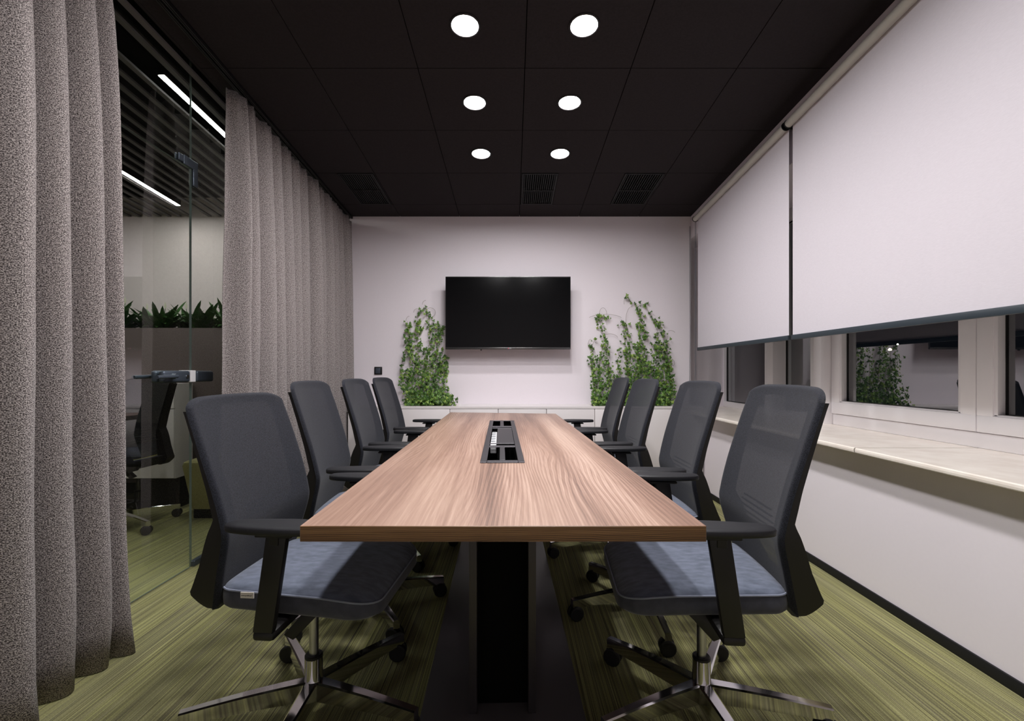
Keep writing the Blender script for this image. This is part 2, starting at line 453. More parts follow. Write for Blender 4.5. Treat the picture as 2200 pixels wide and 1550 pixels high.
# ------------------------------------------------------------------ right wall: sill, windows, blinds
SZ = .744
sill = sempty('trim_3')
for (y0, y1) in ((2.2035, 4.857), (.35, 2.1965), (REAR+.25, .347)):
    b = MB(); ov = 1.615
    prof = [(FRM, SZ-.024), (ov+.006, SZ-.024), (ov+.001, SZ-.020), (ov, SZ-.012), (ov+.001, SZ-.004), (ov+.006, SZ), (FRM, SZ)]
    def end(y): return [(x, y, z) for x, z in prof]
    y1c = min(y1, BACK-.004)
    # the part over the wall face stops at the back wall, the part inside the recess runs on to its end
    vs = end(y0)+end(y1c); n = len(prof)
    b.add(vs, [(i, i+n, (i+1) % n+n, (i+1) % n) for i in range(n)]+[tuple(range(n)), tuple(range(2*n-1, n-1, -1))])
    if y1 > BACK: b.box(RIGHT+.003, FRM, y1c, y1, SZ-.024, SZ)
    b.ob('sill_slab', 'sill_marble', sill, smooth=False)
b = MB(); b.box(1.619, FRM-.002, 2.1966, 2.2034, SZ-.022, SZ-.004); b.ob('sill_joint', 'black_rubber', sill, smooth=False)

def window(idx, y0, y1, glass_z, sash=False, meet=None, hinges=()):
    """fixed light or pair of casements between depth y0 (near) and y1 (far)"""
    w = sempty('window_%d' % idx)
    ZT = 2.36; b = MB(); X = FRM; fw = .045 if not sash else .03
    b.bbox(X, X+.07, y0, y1, SZ, glass_z if not sash else .816, .002)
    b.bbox(X, X+.07, y0, y1, ZT-.05, ZT+.04, .002)
    zb, zt = (glass_z if not sash else .816), ZT-.05
    b.bbox(X, X+.07, y0, y0+fw, zb, zt, .002); b.bbox(X, X+.07, y1-fw, y1, zb, zt, .002)
    b.ob('frame', 'white_pvc', w)
    def pane(a0, a1, z0, z1):
        p = MB(); p.box(X+.032, X+.038, a0, a1, z0, z1); p.ob('pane', 'window_glass', w, smooth=False)
        g = MB()
        for q in ((a0, a0+.008, z0, z1), (a1-.008, a1, z0, z1), (a0+.008, a1-.008, z0, z0+.006), (a0+.008, a1-.008, z1-.006, z1)):
            g.box(X+.026, X+.044, *q)
        g.ob('gasket', 'black_rubber', w, smooth=False)
    if not sash: pane(y0+fw, y1-fw, zb, zt); return w
    for (a0, a1) in ((y0+.004, meet-.002), (meet+.002, y1-.004)):
        s_ = MB(); X0 = X-.014; sw = .07 if False else .076
        s_.bbox(X0, X+.05, a0, a1, .820, .900, .004); s_.bbox(X0, X+.05, a0, a1, zt-.07, zt+.01, .004)
        s_.bbox(X0, X+.05, a0, a0+sw, .898, zt-.068, .004); s_.bbox(X0, X+.05, a1-sw, a1, .898, zt-.068, .004)
        # glazing bead, stepped back
        s_.bbox(X0+.006, X+.03, a0+sw-.002, a0+sw+.016, .9, zt-.07, .002); s_.bbox(X0+.006, X+.03, a1-sw-.016, a1-sw+.002, .9, zt-.07, .002)
        s_.bbox(X0+.006, X+.03, a0+sw, a1-sw, .898, .908, .002)
        s_.ob('sash', 'white_pvc', w)
        pane(a0+sw+.012, a1-sw-.012, .904, zt-.068)
    for (y, z) in hinges:
        hh = MB(); hh.cyl((X-.02, y, z-.045), (X-.02, y, z+.045), .007, n=12)
        hh.cyl((X-.02, y, z-.052), (X-.02, y, z-.046), .006, n=12); hh.cyl((X-.02, y, z+.046), (X-.02, y, z+.052), .006, n=12)
        hh.ob('hinge', 'white_pvc', w)
    return w
window(1, 3.802, 4.884, .800)
window(2, 3.212, 3.838, .800)
window(3, 1.195, 3.197, .90, True, 2.196, ((3.206, .945), (3.206, 2.1), (1.186, .945)))
window(4, -1.44, 1.0, .90, True, -.22, ())
def column(idx, y0, y1):
    c_ = MB(); X0 = 2.085
    for z0, z1 in ((SZ, 2.40),):
        pts = [(FRM+.07, y0), (FRM+.07, y1), (X0, y1), (X0, y0+.022), (X0+.035, y0)]
        n = len(pts); vs = [(x, y, z0) for x, y in pts]+[(x, y, z1) for x, y in pts]
        c_.add(vs, [(i, (i+1) % n, (i+1) % n+n, i+n) for i in range(n)]+[tuple(range(n)), tuple(range(2*n-1, n-1, -1))])
    struct(c_.ob('trim_%d' % idx, 'white_pvc', smooth=False))
column(4, 3.20, 3.258); column(5, 3.79, 3.848); column(6, 1.0, 1.19)

def ycyl(b_, x, y0, y1, r, dz=-.13, n=24, mi=0):
    b_.cyl((x, y0, CEIL(y0)+dz), (x, y1, CEIL(y1)+dz), r, n=n, mi=mi)
def blind(y0, y1, zb, label, chain=True):
    t = thing('roller_blind', label, 'blind', (1.67, (y0+y1)/2, zb)); ox, oy, oz = t.location
    R_ = .0235; xr = 1.672; xf = xr+R_-.001
    def put(o): o.location = (-ox, -oy, -oz); return o
    b = MB(); ycyl(b, xr, y0+.004, y1-.004, R_); put(b.ob('roller', 'blind_tube', t))
    b = MB()
    n = 8
    vs = []; 
    for i in range(n+1):
        y = y0+.008+(y1-y0-.016)*i/n
        vs += [(xf, y, zb), (xf, y, CEIL(y)-.13), (xf+.0012, y, zb), (xf+.0012, y, CEIL(y)-.13)]
    fs = []
    for i in range(n): a_ = i*4; fs += [(a_, a_+4, a_+5, a_+1), (a_+2, a_+3, a_+7, a_+6)]
    fs += [(0, 1, 3, 2), (n*4, n*4+2, n*4+3, n*4+1)]
    b.add(vs, fs); put(b.ob('cloth', 'blind_cloth', t, smooth=False))
    b = MB(); b.bbox(xf-.008, xf+.010, y0+.006, y1-.006, zb-.029, zb, .003); put(b.ob('bottom_bar', 'blind_bar', t))
    for yy, s_ in ((y0, 1), (y1, -1)):
        b = MB(); z = CEIL(yy)-.13
        ycyl(b, xr, min(yy, yy+s_*.004), max(yy, yy+s_*.004), R_+.004)
        b.bbox(xr, RIGHT-.001, yy-.002, yy+.002, z-.018, z+.018, .0008, 1)
        put(b.ob('bracket', 'black_plastic', t))
    if chain:
        b = MB()
        for dy, zl in ((.0, .72), (.055, .9)):
            yy = y1+.006+dy*.35; z0 = CEIL(y1)-.14
            b.tube([(xr+.01, yy, z0), (xr+.011, yy+.001, 1.6), (xr+.012, yy+.004, 1.15), (xr+.012, yy+.012, zl+.03)], .0013, 5)
        put(b.ob('pull_chain', 'dark_steel', t))
    return t
blind(2.845, 4.262, 1.3275, 'shorter white roller blind at the far end of the window wall beside the ivy')
blind(.60, 2.822, 1.3275, 'long white roller blind over the near windows, dark bar along its bottom', False)
# thin cable down the corner of the wall
b = MB(); b.tube([(1.722, 4.515, CEIL(4.5)-.1), (1.722, 4.515, 2.0), (1.724, 4.515, 1.4), (1.718, 4.516, .80)], .0025, 6)
tag(b.ob('wall_cable', 'dark_steel'), 'thin grey cable running down the corner between back wall and window wall', 'cable')

# ------------------------------------------------------------------ television
TY = 4.37
x0, z1 = px(957, 594.5, TY); x1, z0 = px(1226, 751, TY)
tv = thing('television', 'black flat television hung on the white back wall between the ivies', 'television', ((x0+x1)/2, TY, z0))
hw = (x1-x0)/2; H = z1-z0
b = MB(); b.bbox(-hw, hw, 0, .018, 0, H, .002, 1); b.ob('housing', 'tv_bezel', tv)
b = MB(); b.box(-hw+.006, hw-.006, -.0012, 0, .022, H-.009); b.ob('screen', 'tv_black', tv, smooth=False)
b = MB(); b.bbox(-hw+.002, hw-.002, -.004, .0, .002, .017, .0018, 2); b.ob('lower_trim', 'tv_trim', tv); b = MB(); b.bbox(-hw+.002, hw-.002, -.002, 0, H-.008, H-.001, .001); b.ob('upper_trim', 'tv_trim', tv)
b = MB(); b.bbox(-hw*.7, hw*.7, .018, .055, .10, H*.72, .012); b.ob('rear_cover', 'black_plastic', tv)
b = MB(); b.bbox(-.2, .2, .055, .070, .22, .5, .003); b.bbox(-.03, .03, .07, BACK-TY-.014, .3, .4, .003); b.bbox(-.15, .15, BACK-TY-.016, BACK-TY-.001, .24, .46, .003); b.ob('wall_bracket', 'dark_steel', tv)
b = MB(); b.cyl((-.253, -.002, -.006), (-.253, .012, -.006), .007, n=14); b.ob('sensor', 'black_plastic', tv)
b = MB(); b.cyl((.004, -.0055, .009), (.004, -.0035, .009), .0052, n=16); b.ob('logo_disc', 'logo_pink', tv)
text('logo_letters', 'LG', .016, 'logo_grey', tv, (.0115, -.0045, .0035), (PI/2, 0, 0))

# wall socket
x, z = px(813, 797, BACK)
t = thing('wall_switch', 'small square black switch on the back wall near the curtain', 'switch', (x, BACK-.001, z))
b = MB(); b.bbox(-.038, .038, -.009, 0, -.038, .038, .003); b.ob('frame', 'black_plastic', t)
b = MB(); b.bbox(-.026, .020, -.012, -.009, -.026, .026, .001); b.ob('rocker', 'dark_steel', t)

# ------------------------------------------------------------------ low cabinets under the television
FY = 4.196; TOPZ = .7905
names = ['white cabinet at the curtain end of the low row, behind the farthest left chair',
 'white cabinet under the left ivy', 'white cabinet just right of the left ivy, below the television\'s left half', 'white cabinet below the right half of the television',
 'white cabinet between the television and the right ivies', 'white cabinet under the bushier right ivy, behind the right rear chairs', 'white cabinet in the corner by the window wall']
edges = [-1.485, -1.0, -.5645, -.129, .3065, .742, 1.1775, RIGHT-.013]
for i in range(7):
    a, c_ = edges[i], edges[i+1]
    t = thing('cabinet', names[i], 'cabinet', ((a+c_)/2, FY+.16, 0)); w = (c_-a)/2
    b = MB(); b.box(-w+.001, w-.001, -.14, .16, .10, TOPZ-.022); b.ob('body', 'white_lacquer', t, smooth=False)
    b = MB(); b.bbox(-w+.0025, w-.0025, -.16, -.1415, .105, TOPZ-.0225, .0015); b.ob('door', 'white_lacquer', t)
    b = MB(); b.box(-w+.001, w-.001, -.12, -.105, 0, .10); b.ob('plinth', 'baseboard_black', t, smooth=False)
# worktop with two troughs cut for the ivies
b = MB()
sl = [(-1.485, -1.02, 0), (-1.02, -.50, 1), (-.50, .735, 0), (.735, 1.56, 1), (1.56, RIGHT-.013, 0)]
for a, c_, h_ in sl:
    if not h_: b.box(a, c_, FY, BACK-.002, TOPZ-.0185, TOPZ)
    else: b.box(a, c_, FY, 4.275, TOPZ-.0185, TOPZ); b.box(a, c_, BACK-.03, BACK-.002, TOPZ-.0185, TOPZ)
tag(b.ob('worktop', 'white_lacquer', smooth=False), 'long white worktop over the low cabinets along the back wall', 'worktop')

# ------------------------------------------------------------------ ivy
LEAF = []
def leaf_shape():
    pts = []
    for ang, r in ((-90, .10), (-62, .42), (-30, .30), (5, .52), (40, .30), (90, .72), (140, .30), (175, .52), (210, .30), (242, .42)):
        pts.append((r*math.cos(math.radians(ang)), r*math.sin(math.radians(ang))))
    return pts
LS = leaf_shape()
def add_leaf(b_, p, size, face, roll):
    """face: normal direction"""
    n_ = face.normalized(); a_ = n_.cross(Vector((0, 0, 1)));
    if a_.length < .1: a_ = Vector((1, 0, 0))
    a_.normalize(); c_ = n_.cross(a_)
    u = a_*math.cos(roll)+c_*math.sin(roll); v = -a_*math.sin(roll)+c_*math.cos(roll)
    vs = [p+n_*size*.08]+[p+u*x*size+v*y*size-n_*size*.10*(abs(x)*2) for x, y in LS]
    k = len(LS); b_.add(vs, [(0, 1+i, 1+(i+1) % k) for i in range(k)])
def ivy(label, base_x0, base_x1, outline, count, vines, seed, loops=()):
    rnd = random.Random(seed)
    YB = BACK-.012
    bx, bz = px((base_x0+base_x1)/2, 870, YB)
    t = thing('ivy_plant', label, 'plant', (bx, BACK-.13, TOPZ-.02))
    off = Vector(t.location)
    inv = lambda p: Vector(p)-off
    def at(x, y, d=.0): X, Z = px(x, y, YB); return Vector((X, YB-d, Z))
    sb = MB()
    for vn in vines:
        pts = []
        for q in range(len(vn)-1):
            (xa, ya), (xb, yb) = vn[q], vn[q+1]; K = max(2, int(math.hypot(xb-xa, yb-ya)/6))
            for s_ in range(K):
                f = s_/K; x = xa+(xb-xa)*f; y = ya+(yb-ya)*f
                d = .006+.035*max(0, (y-700)/170)
                pts.append(inv(at(x+rnd.uniform(-1.2, 1.2), y, d+rnd.uniform(0, .006))))
        x, y = vn[-1]; pts.append(inv(at(x, y, .005)))
        sb.tube(pts, .0026, 5, r_end=.0011)
    for lp in loops:
        (cx, cy, rx, ry, a0, a1) = lp
        pts = [inv(at(cx+rx*math.cos(math.radians(a0+(a1-a0)*i/14)), cy-ry*math.sin(math.radians(a0+(a1-a0)*i/14)), .012)) for i in range(15)]
        sb.tube(pts, .0013, 5)
    sb.ob('stem', 'stem', t)
    lb = MB()
    def inside(x, y):
        for i in range(len(outline)-1):
            (ya, l0, r0), (yb, l1, r1) = outline[i], outline[i+1]
            if ya <= y <= yb:
                f = (y-ya)/(yb-ya); return l0+(l1-l0)*f <= x <= r0+(r1-r0)*f
        return False
    def put(x, y):
        low = max(0, min(1, (y-690)/170))
        d = .008+rnd.random()**1.4*(.03+.10*low)
        P = at(x, y, d); s_ = rnd.uniform(.020, .038)*(1 if rnd.random() > .15 else .7)
        n_ = Vector((rnd.uniform(-.7, .7), -1, rnd.uniform(-.35, .8)))
        add_leaf(lb, inv(P), s_, n_, PI+rnd.uniform(-.9, .9))
    # leaves along the vines
    for vn in vines:
        for q in range(len(vn)-1):
            (xa, ya), (xb, yb) = vn[q], vn[q+1]; L = math.hypot(xb-xa, yb-ya)
            for s_ in range(int(L/2.6)):
                f = rnd.random(); put(xa+(xb-xa)*f+rnd.gauss(0, 3.4), ya+(yb-ya)*f+rnd.gauss(0, 3))
    y_lo, y_hi = outline[0][0], outline[-1][0]; n_ = 0; tries = 0
    while n_ < count and tries < count*30:
        tries += 1
        y = y_lo+(y_hi-y_lo)*rnd.random()**.62; x = rnd.uniform(base_x0-20, base_x1+25)
        if not inside(x, y): continue
        k = noise.noise(Vector((x*.055, y*.03, seed)))
        low = max(0, min(1, (y-700)/120))
        if k < -.02-.55*low*low: continue
        put(x, min(y, 871)); n_ += 1
    # bushy foot filling the trough
    for _ in range(int(count*.45)):
        x = rnd.uniform(base_x0, base_x1); y = 872-abs(rnd.gauss(0, 16))
        X, Z = px(x, y, 4.42); Yd = rnd.uniform(4.30, BACK-.03)
        s_ = rnd.uniform(.022, .038)
        add_leaf(lb, inv((X*1.0, Yd, max(Z, TOPZ+.006))), s_, Vector((rnd.uniform(-.6, .6), -1, rnd.uniform(-.1, 1.1))), PI+rnd.uniform(-1, 1))
    o = lb.ob('leaves', 'ivy_leaf', t, smooth=False); o['kind'] = 'stuff'
    b_ = MB(); (xa, _), (xb, _) = px(base_x0, 0, 4.42), px(base_x1, 0, 4.42)
    b_.box(max(xa, -1.015 if seed == 1 else xa)-off.x, xb-off.x, 4.28-off.y, BACK-.034-off.y, -.02, .012)
    b_.ob('soil', 'soil', t, smooth=False)
ivy('tall tapering ivy left of the television, climbing the back wall', 876, 968,
    [(655, 898, 908), (664, 890, 920), (680, 882, 928), (700, 874, 950), (720, 868, 952), (745, 872, 948), (765, 868, 960), (790, 862, 966), (820, 862, 962), (845, 868, 970), (872, 872, 984)],
    900, [[(892, 870), (884, 800), (880, 740), (876, 690)], [(905, 870), (900, 780), (896, 700), (902, 660)], [(920, 870), (918, 780), (925, 720), (922, 680), (912, 655)],
          [(935, 870), (938, 800), (940, 740), (936, 700), (946, 697), (953, 705), (948, 716)], [(950, 870), (955, 820), (950, 780), (962, 770)], [(960, 870), (968, 850), (985, 862)], [(880, 868), (868, 815), (864, 805)]],
    1, [(925, 672, 11, 10, -60, 150), (880, 690, 7, 10, 90, 180), (916, 655, 8, 9, 90, 180), (897, 672, 8, 8, 40, 180)])
ivy('sparse ivy right of the television with bare looping tendrils', 1272, 1332,
    [(725, 1280, 1302), (745, 1272, 1310), (770, 1266, 1312), (800, 1266, 1318), (820, 1268, 1334), (872, 1272, 1338)],
    330, [[(1280, 870), (1272, 800), (1270, 750), (1278, 725)], [(1290, 870), (1285, 790), (1296, 730), (1290, 690), (1286, 674)], [(1305, 870), (1308, 800), (1302, 755), (1300, 720)],
          [(1318, 870), (1328, 820), (1326, 780), (1330, 745)], [(1284, 700), (1284, 680), (1302, 686), (1312, 688)]],
    2, [(1295, 676, 8, 14, 0, 180), (1300, 690, 40, 14, 30, 150), (1310, 730, 18, 12, 20, 150), (1268, 742, 5, 12, 60, 180)])
ivy('tallest, bushiest ivy on the back wall beside the window corner', 1338, 1438,
    [(695, 1345, 1416), (712, 1368, 1420), (735, 1364, 1428), (752, 1344, 1432), (790, 1342, 1438), (820, 1342, 1444), (872, 1338, 1446)],
    1000, [[(1350, 870), (1345, 780), (1340, 720), (1336, 696)], [(1370, 870), (1368, 780), (1376, 700), (1372, 665), (1352, 645), (1346, 636)], [(1390, 870), (1385, 780), (1384, 720), (1378, 690), (1370, 655)],
           [(1405, 870), (1408, 780), (1412, 710), (1398, 680), (1384, 655)], [(1425, 870), (1432, 790), (1425, 740), (1418, 700), (1404, 684)], [(1436, 860), (1440, 820), (1434, 780), (1430, 735), (1434, 722)],
           [(1332, 700), (1345, 695), (1352, 745)]],
    3, [(1356, 690, 12, 30, 80, 230), (1440, 716, 9, 5, 10, 130), (1442, 780, 6, 8, -60, 110), (1346, 650, 6, 14, 90, 200)])

# ------------------------------------------------------------------ conference table
TZ = .75; TH = .0362
nl = (-.4860, 1.0634); nr = (.4434, 1.0634); fl = (-.5439, 4.083); fr_ = (.366, 3.942)
ax = math.radians(1.37)
tb = thing('conference_table', 'long walnut-look conference table with black central pedestal', 'table', (-.0213, 1.0634, 0), ax)
Rm = Matrix.Rotation(-ax, 2)
def loc2(p): v = Rm @ (Vector(p)-Vector((-.0213, 1.0634))); return (v.x, v.y)
q = [loc2(p) for p in (nl, nr, fr_, fl)]
TX = .083; TC = .0; Y0, Y1 = 1.803-1.0634, 3.35-1.0634
hole = [(TC-TX, Y0), (TC+TX, Y0), (TC+TX, Y1), (TC-TX, Y1)]
b = MB(); zt, zb = TZ, TZ-TH
vs = [(x, y, z) for z in (zt, zb) for ring in (q, hole) for x, y in ring]
fs = []; mi = []
for i in range(4):
    j = (i+1) % 4
    b_f = [(i, j, 4+j, 4+i), (8+j, 8+i, 12+i, 12+j)]
    fs += b_f; mi += [0, 0]
    fs.append((i, 8+i, 8+j, j)); mi.append(1 if i in (0, 2) else 0)
    fs.append((4+j, 12+j, 12+i, 4+i)); mi.append(2)
b.add(vs, fs); b.mi = mi
top = b.ob('tabletop', ['wood_top', 'wood_edge', 'black_void'], tb, smooth=False)
bv = top.modifiers.new('edge', 'BEVEL'); bv.width = .0012; bv.segments = 1; bv.limit_method = 'ANGLE'; bv.harden_normals = False
# cable tray
b = MB(); r_ = .0018; z0, z1 = TZ+.0006, TZ+.0046
def fr4(b_, x0, x1, y0, y1): b_.bbox(x0, x1, y0, y1, z0, z1, r_, 1)
L = Y1-Y0; bw = .022; e = .004
fr4(b, TC-TX-e, TC-TX+bw, Y0-e, Y1+e); fr4(b, TC+TX-bw, TC+TX+e, Y0-e, Y1+e)
ys = [(Y0-e, Y0+.036), (1.103, 1.150), (1.206, 1.222), (1.827, 1.843), (1.893, 1.945), (Y1-.026, Y1+e)]
for y0, y1 in ys: fr4(b, TC-TX+bw, TC+TX-bw, y0, y1)
for y0, y1 in ((Y0+.036, 1.103), (1.945, Y1-.026)): fr4(b, TC-.0115, TC+.0115, y0, y1)
tray = b.ob('cable_tray', 'tray_metal', tb)
b = MB(); b.bbox(TC-TX+bw+.034, TC+TX-bw-.0015, 1.2235, 1.8255, z0-.001, z1-.0008, r_, 1); b.ob('lid', 'tray_metal', tray)
b = MB(); b.box(TC-TX+.001, TC+TX-.001, Y0+.001, Y1-.001, TZ-.11, TZ-.10)
b.box(TC-TX, TC-TX+.004, Y0, Y1, TZ-.11, TZ-.001); b.box(TC+TX-.004, TC+TX, Y0, Y1, TZ-.11, TZ-.001)
b.box(TC-TX, TC+TX, Y0, Y0+.004, TZ-.11, TZ-.001); b.box(TC-TX, TC+TX, Y1-.004, Y1, TZ-.11, TZ-.001)
b.ob('tray_well', 'black_void', tray, smooth=False)
b = MB(); b.bbox(TC-TX+.024, TC-TX+.054, 1.24, 1.75, TZ-.050, TZ-.010, .003)
b.ob('socket_strip', 'socket_white', tray)
for k in range(6):
    b = MB(); b.cyl((TC-TX+.036, 1.29+.082*k, TZ-.0098), (TC-TX+.036, 1.29+.082*k, TZ-.0086), .013, n=14); b.ob('socket', 'dark_steel', tray)
# pedestal and floor plate
b = MB(); yA = .42; yB = 2.45
b.bbox(-.107, -.082, yA, yB, .012, zb-.0005, .002); b.ob('pedestal_side', 'table_metal', tb)
b = MB(); b.bbox(.082, .107, yA, yB, .012, zb-.0005, .002); b.ob('pedestal_side', 'table_metal', tb)
for y_ in (yA+.05, yB-.06): b = MB(); b.box(-.081, .081, y_, y_+.01, .012, zb-.001); b.ob('pedestal_panel', 'black_void', tb, smooth=False)
b = MB(); b.bbox(-.262, .262, .12, 2.78, .0005, .012, .002); b.ob('floor_plate', 'plate_metal', tb)
for sx_ in (-1, 1):
    for y_ in (.62, 2.2):
        b = MB(); b.bbox(*sorted((sx_*.108, sx_*.30)), y_, y_+.06, zb-.042, zb-.0005, .002); b.ob('cross_beam', 'table_metal', tb)

# ------------------------------------------------------------------ office chairs
def cr(pts, t):
    """piecewise catmull-rom through (x, z) pts, t 0..1"""
    n = len(pts)-1; f = min(max(t, 0), 1)*n; i = min(int(f), n-1); u = f-i
    P = [pts[max(i-1, 0)], pts[i], pts[i+1], pts[min(i+2, n)]]
    o = []
    for k in range(len(pts[0])):
        p0, p1, p2, p3 = (p[k] for p in P)
        o.append(.5*((2*p1)+(-p0+p2)*u+(2*p0-5*p1+4*p2-p3)*u*u+(-p0+3*p1-3*p2+p3)*u**3))
    return o
#            x_mesh  z     half_w  x_outer
PROF = [(.188, .426, .190, .222), (.176, .470, .200, .268), (.154, .555, .215, .226), (.134, .640, .226, .196), (.139, .692, .229, .174),
        (.160, .780, .231, .193), (.184, .860, .232, .214), (.211, .945, .231, .239), (.236, 1.020, .228, .264), (.246, 1.062, .222, .272)]
def rr_outline(x0, x1, hw0, hw1, r0, r1, n=8):
    """rounded trapezoid in plan: rear x1 half width hw1, front x0 half width hw0"""
    def fn(ins):
        a, c_, h0, h1, ra, rb = x0+ins, x1-ins, hw0-ins, hw1-ins, max(r0-ins, .004), max(r1-ins, .004)
        pts = []
        for (cx, cy, r_, st) in ((c_-rb, h1-rb, rb, 0), (a+ra, h0-ra, ra, 90), (a+ra, -h0+ra, ra, 180), (c_-rb, -h1+rb, rb, 270)):
            for i in range(n+1):
                t_ = math.radians(st+90*i/n); pts.append((cx+r_*math.cos(t_), cy+r_*math.sin(t_)))
        # densify the long sides
        out = []
        for i in range(len(pts)):
            p, q_ = pts[i], pts[(i+1) % len(pts)]
            out.append(p)
            for k in range(1, 5): 
                if math.dist(p, q_) > .05: out.append((p[0]+(q_[0]-p[0])*k/5, p[1]+(q_[1]-p[1])*k/5))
        return out
    return fn
def make_chair(label, top_drop=0.0, arm_o=.272, phase=58, with_tag=False):
    t = thing('office_chair', label, 'chair', group='office chairs around the conference table')
    def prof(v):
        x, z, w, xo = cr(PROF, v)
        n_ = len(PROF)-1; f_ = min(max(v, 0), 1)*n_; i_ = min(int(f_), n_-1)
        xo = PROF[i_][3]+(PROF[i_+1][3]-PROF[i_][3])*(f_-i_)       # outer edge: straight runs with hard kinks
        if v < .09: pass
        if top_drop and z > .70: z = .70+(z-.70)*(1-top_drop/.358)
        return x, z, w, xo
    # backrest net
    NU, NV = 44, 48; b = MB(); vs = []
    def vtop(u): 
        a = abs(u); s_ = 1-.026*a*a
        if a > .64: s_ -= .088*(1-math.sqrt(max(0, 1-((a-.64)/.36)**2)))
        return s_
    for i in range(NU+1):
        u = -1+2*i/NU
        for j in range(NV+1):
            uu = math.copysign(1-(1-abs(u))**1.5, u) if abs(u) > .0 else 0
            jj = 1-(1-j/NV)**1.35
            v = jj*vtop(uu); x, z, w, xo = prof(v)
            wrap = .015*max(max(0, (abs(uu)-.93)/.07), max(0, (jj-.965)/.035))**2.2
            vs.append((x+.024*(1-uu*uu)*(.35+.65*min(1, v*2))-.004+wrap, uu*(w+.004), z))
    fs = [(i*(NV+1)+j, (i+1)*(NV+1)+j, (i+1)*(NV+1)+j+1, i*(NV+1)+j+1) for i in range(NU) for j in range(NV)]
    b.add(vs, fs); bk = b.ob('backrest', 'net_back', t)
    # frame: two side members, top rail and bottom rail
    b = MB()
    for s_ in (-1, 1):
        K = 44; vs = []
        for j in range(K+1):
            v = j/K*.885; x, z, w, xo = prof(v)
            lowk = max(0, 1-v*2.4)
            wi = w-.066-.008*lowk
            tz = z
            vs += [(x+.008, s_*(w-.001), tz), (x+.013, s_*wi, tz), (xo-.006*(1-lowk), s_*wi, tz), (xo, s_*(w-.006), tz)]
        fs = []
        for j in range(K):
            for k in range(4):
                l_ = (k+1) % 4; f = (j*4+k, j*4+l_, (j+1)*4+l_, (j+1)*4+k)
                fs.append(f if s_ < 0 else f[::-1])
        fs += [(3, 2, 1, 0) if s_ < 0 else (0, 1, 2, 3), tuple(K*4+k for k in range(4))]
        b.add(vs, fs)
    topr = []
    vs = []; K = 20
    for i in range(K+1):
        u = -.86+1.72*i/K; vv_ = vtop(u)-.016; v2_ = vv_-.075
        xa, za, wa, xo = prof(vv_); xb, zb_, wb, xo2 = prof(v2_); c_ = .024*(1-u*u)
        vs += [(xa+c_+.004, u*wa, za), (xb+c_+.004, u*wa, zb_), (xb+c_+.014, u*wa, zb_), (xa+c_+.014, u*wa, za)]
    fs = []
    for i in range(K):
        for k in range(4): l_ = (k+1) % 4; fs.append((i*4+k, (i+1)*4+k, (i+1)*4+l_, i*4+l_))
    fs += [(0, 1, 2, 3), (K*4+3, K*4+2, K*4+1, K*4)]
    b.add(vs, fs)
    b.bbox(.200, .236, -.19, .19, .436, .492, .006)                  # bottom rail
    b.hexa([(.03, -.05, .398), (.235, -.04, .436), (.235, .04, .436), (.03, .05, .398), (.03, -.05, .430), (.235, -.04, .470), (.235, .04, .470), (.03, .05, .430)], .006)
    b.ob('back_frame', 'black_plastic', t)
    # lumbar support behind the net
    b = MB()
    for k in range(5):
        zz = .622+.017*k; x = cr(PROF, .355+.02*k)[0]
        b.bbox(x+.030, x+.036, -.135+.01*k, .135-.01*k, zz, zz+.006, .002, 1)
    b.bbox(.172, .178, -.15, .15, .603, .612, .002, 1)
    b.ob('lumbar_support', 'black_plastic', t)
    # seat
    ol = rr_outline(-.290, .188, .238, .205, .085, .060)
    def zz(h_):
        def f(x, y):
            d = max(0, -.16-x); dome = .0
            return h_-1.6*d*d*(1 if h_ > .45 else .4)
        return f
    b = MB(); b.layers(ol, [(.035, zz(.430)), (.010, zz(.433)), (.001, zz(.442)), (.0, zz(.455)), (.0, zz(.478)), (.003, zz(.487))], 1)
    b.f.pop(); b.mi.pop()
    b2 = [(.003, zz(.487)), (.009, zz(.494)), (.030, zz(.500)), (.08, zz(.504)), (.15, zz(.505))]
    b.layers(ol, b2, 0)
    bf = len(b.f)
    # remove the lower cap of the upper shell
    b.f.pop(bf-2); b.mi.pop(bf-2)
    seat = b.ob('seat', ['seat_blue', 'seat_side'], t, angle=60)
    pts = [(x, y, zz(.4885)(x, y)) for x, y in ol(.0015)]
    b = MB(); b.tube(pts, .0028, 6, closed=True); b.ob('piping', 'piping', seat)
    if with_tag:
        b = MB(); b.box(.046, .0835, .2350, .2380, .4855, .5015, 0); b.ob('label_tag', 'tag_white', seat, smooth=False)
        text('tag_text', 'www.profim.pl', .0050, 'black_rubber', seat, (.0815, .2384, .4915), (PI/2, 0, PI))
    # mechanism
    b = MB(); b.bbox(-.13, .09, -.085, .085, .388, .430, .012); b.bbox(-.19, .13, -.16, .16, .420, .432, .004)
    mech = b.ob('mechanism', 'black_plastic', t)
    for s_ in (-1, 1):
        b = MB()
        b.hexa([(-.090, s_*.105-.014, .400), (-.050, s_*.105-.014, .412), (-.050, s_*.105+.014, .412), (-.090, s_*.105+.014, .400),
                (-.105, s_*.06-.010, .420), (-.065, s_*.06-.010, .424), (-.065, s_*.06+.010, .424), (-.105, s_*.06+.010, .420)], .003)
        b.hexa([(-.010, s_*.125-.016, .318), (.020, s_*.125-.016, .332), (.020, s_*.125+.016, .332), (-.010, s_*.125+.016, .318),
                (-.090, s_*.105-.016, .400), (-.050, s_*.105-.016, .412), (-.050, s_*.105+.016, .412), (-.090, s_*.105+.016, .400)], .003)
        b.ob('lever', 'black_plastic', mech)
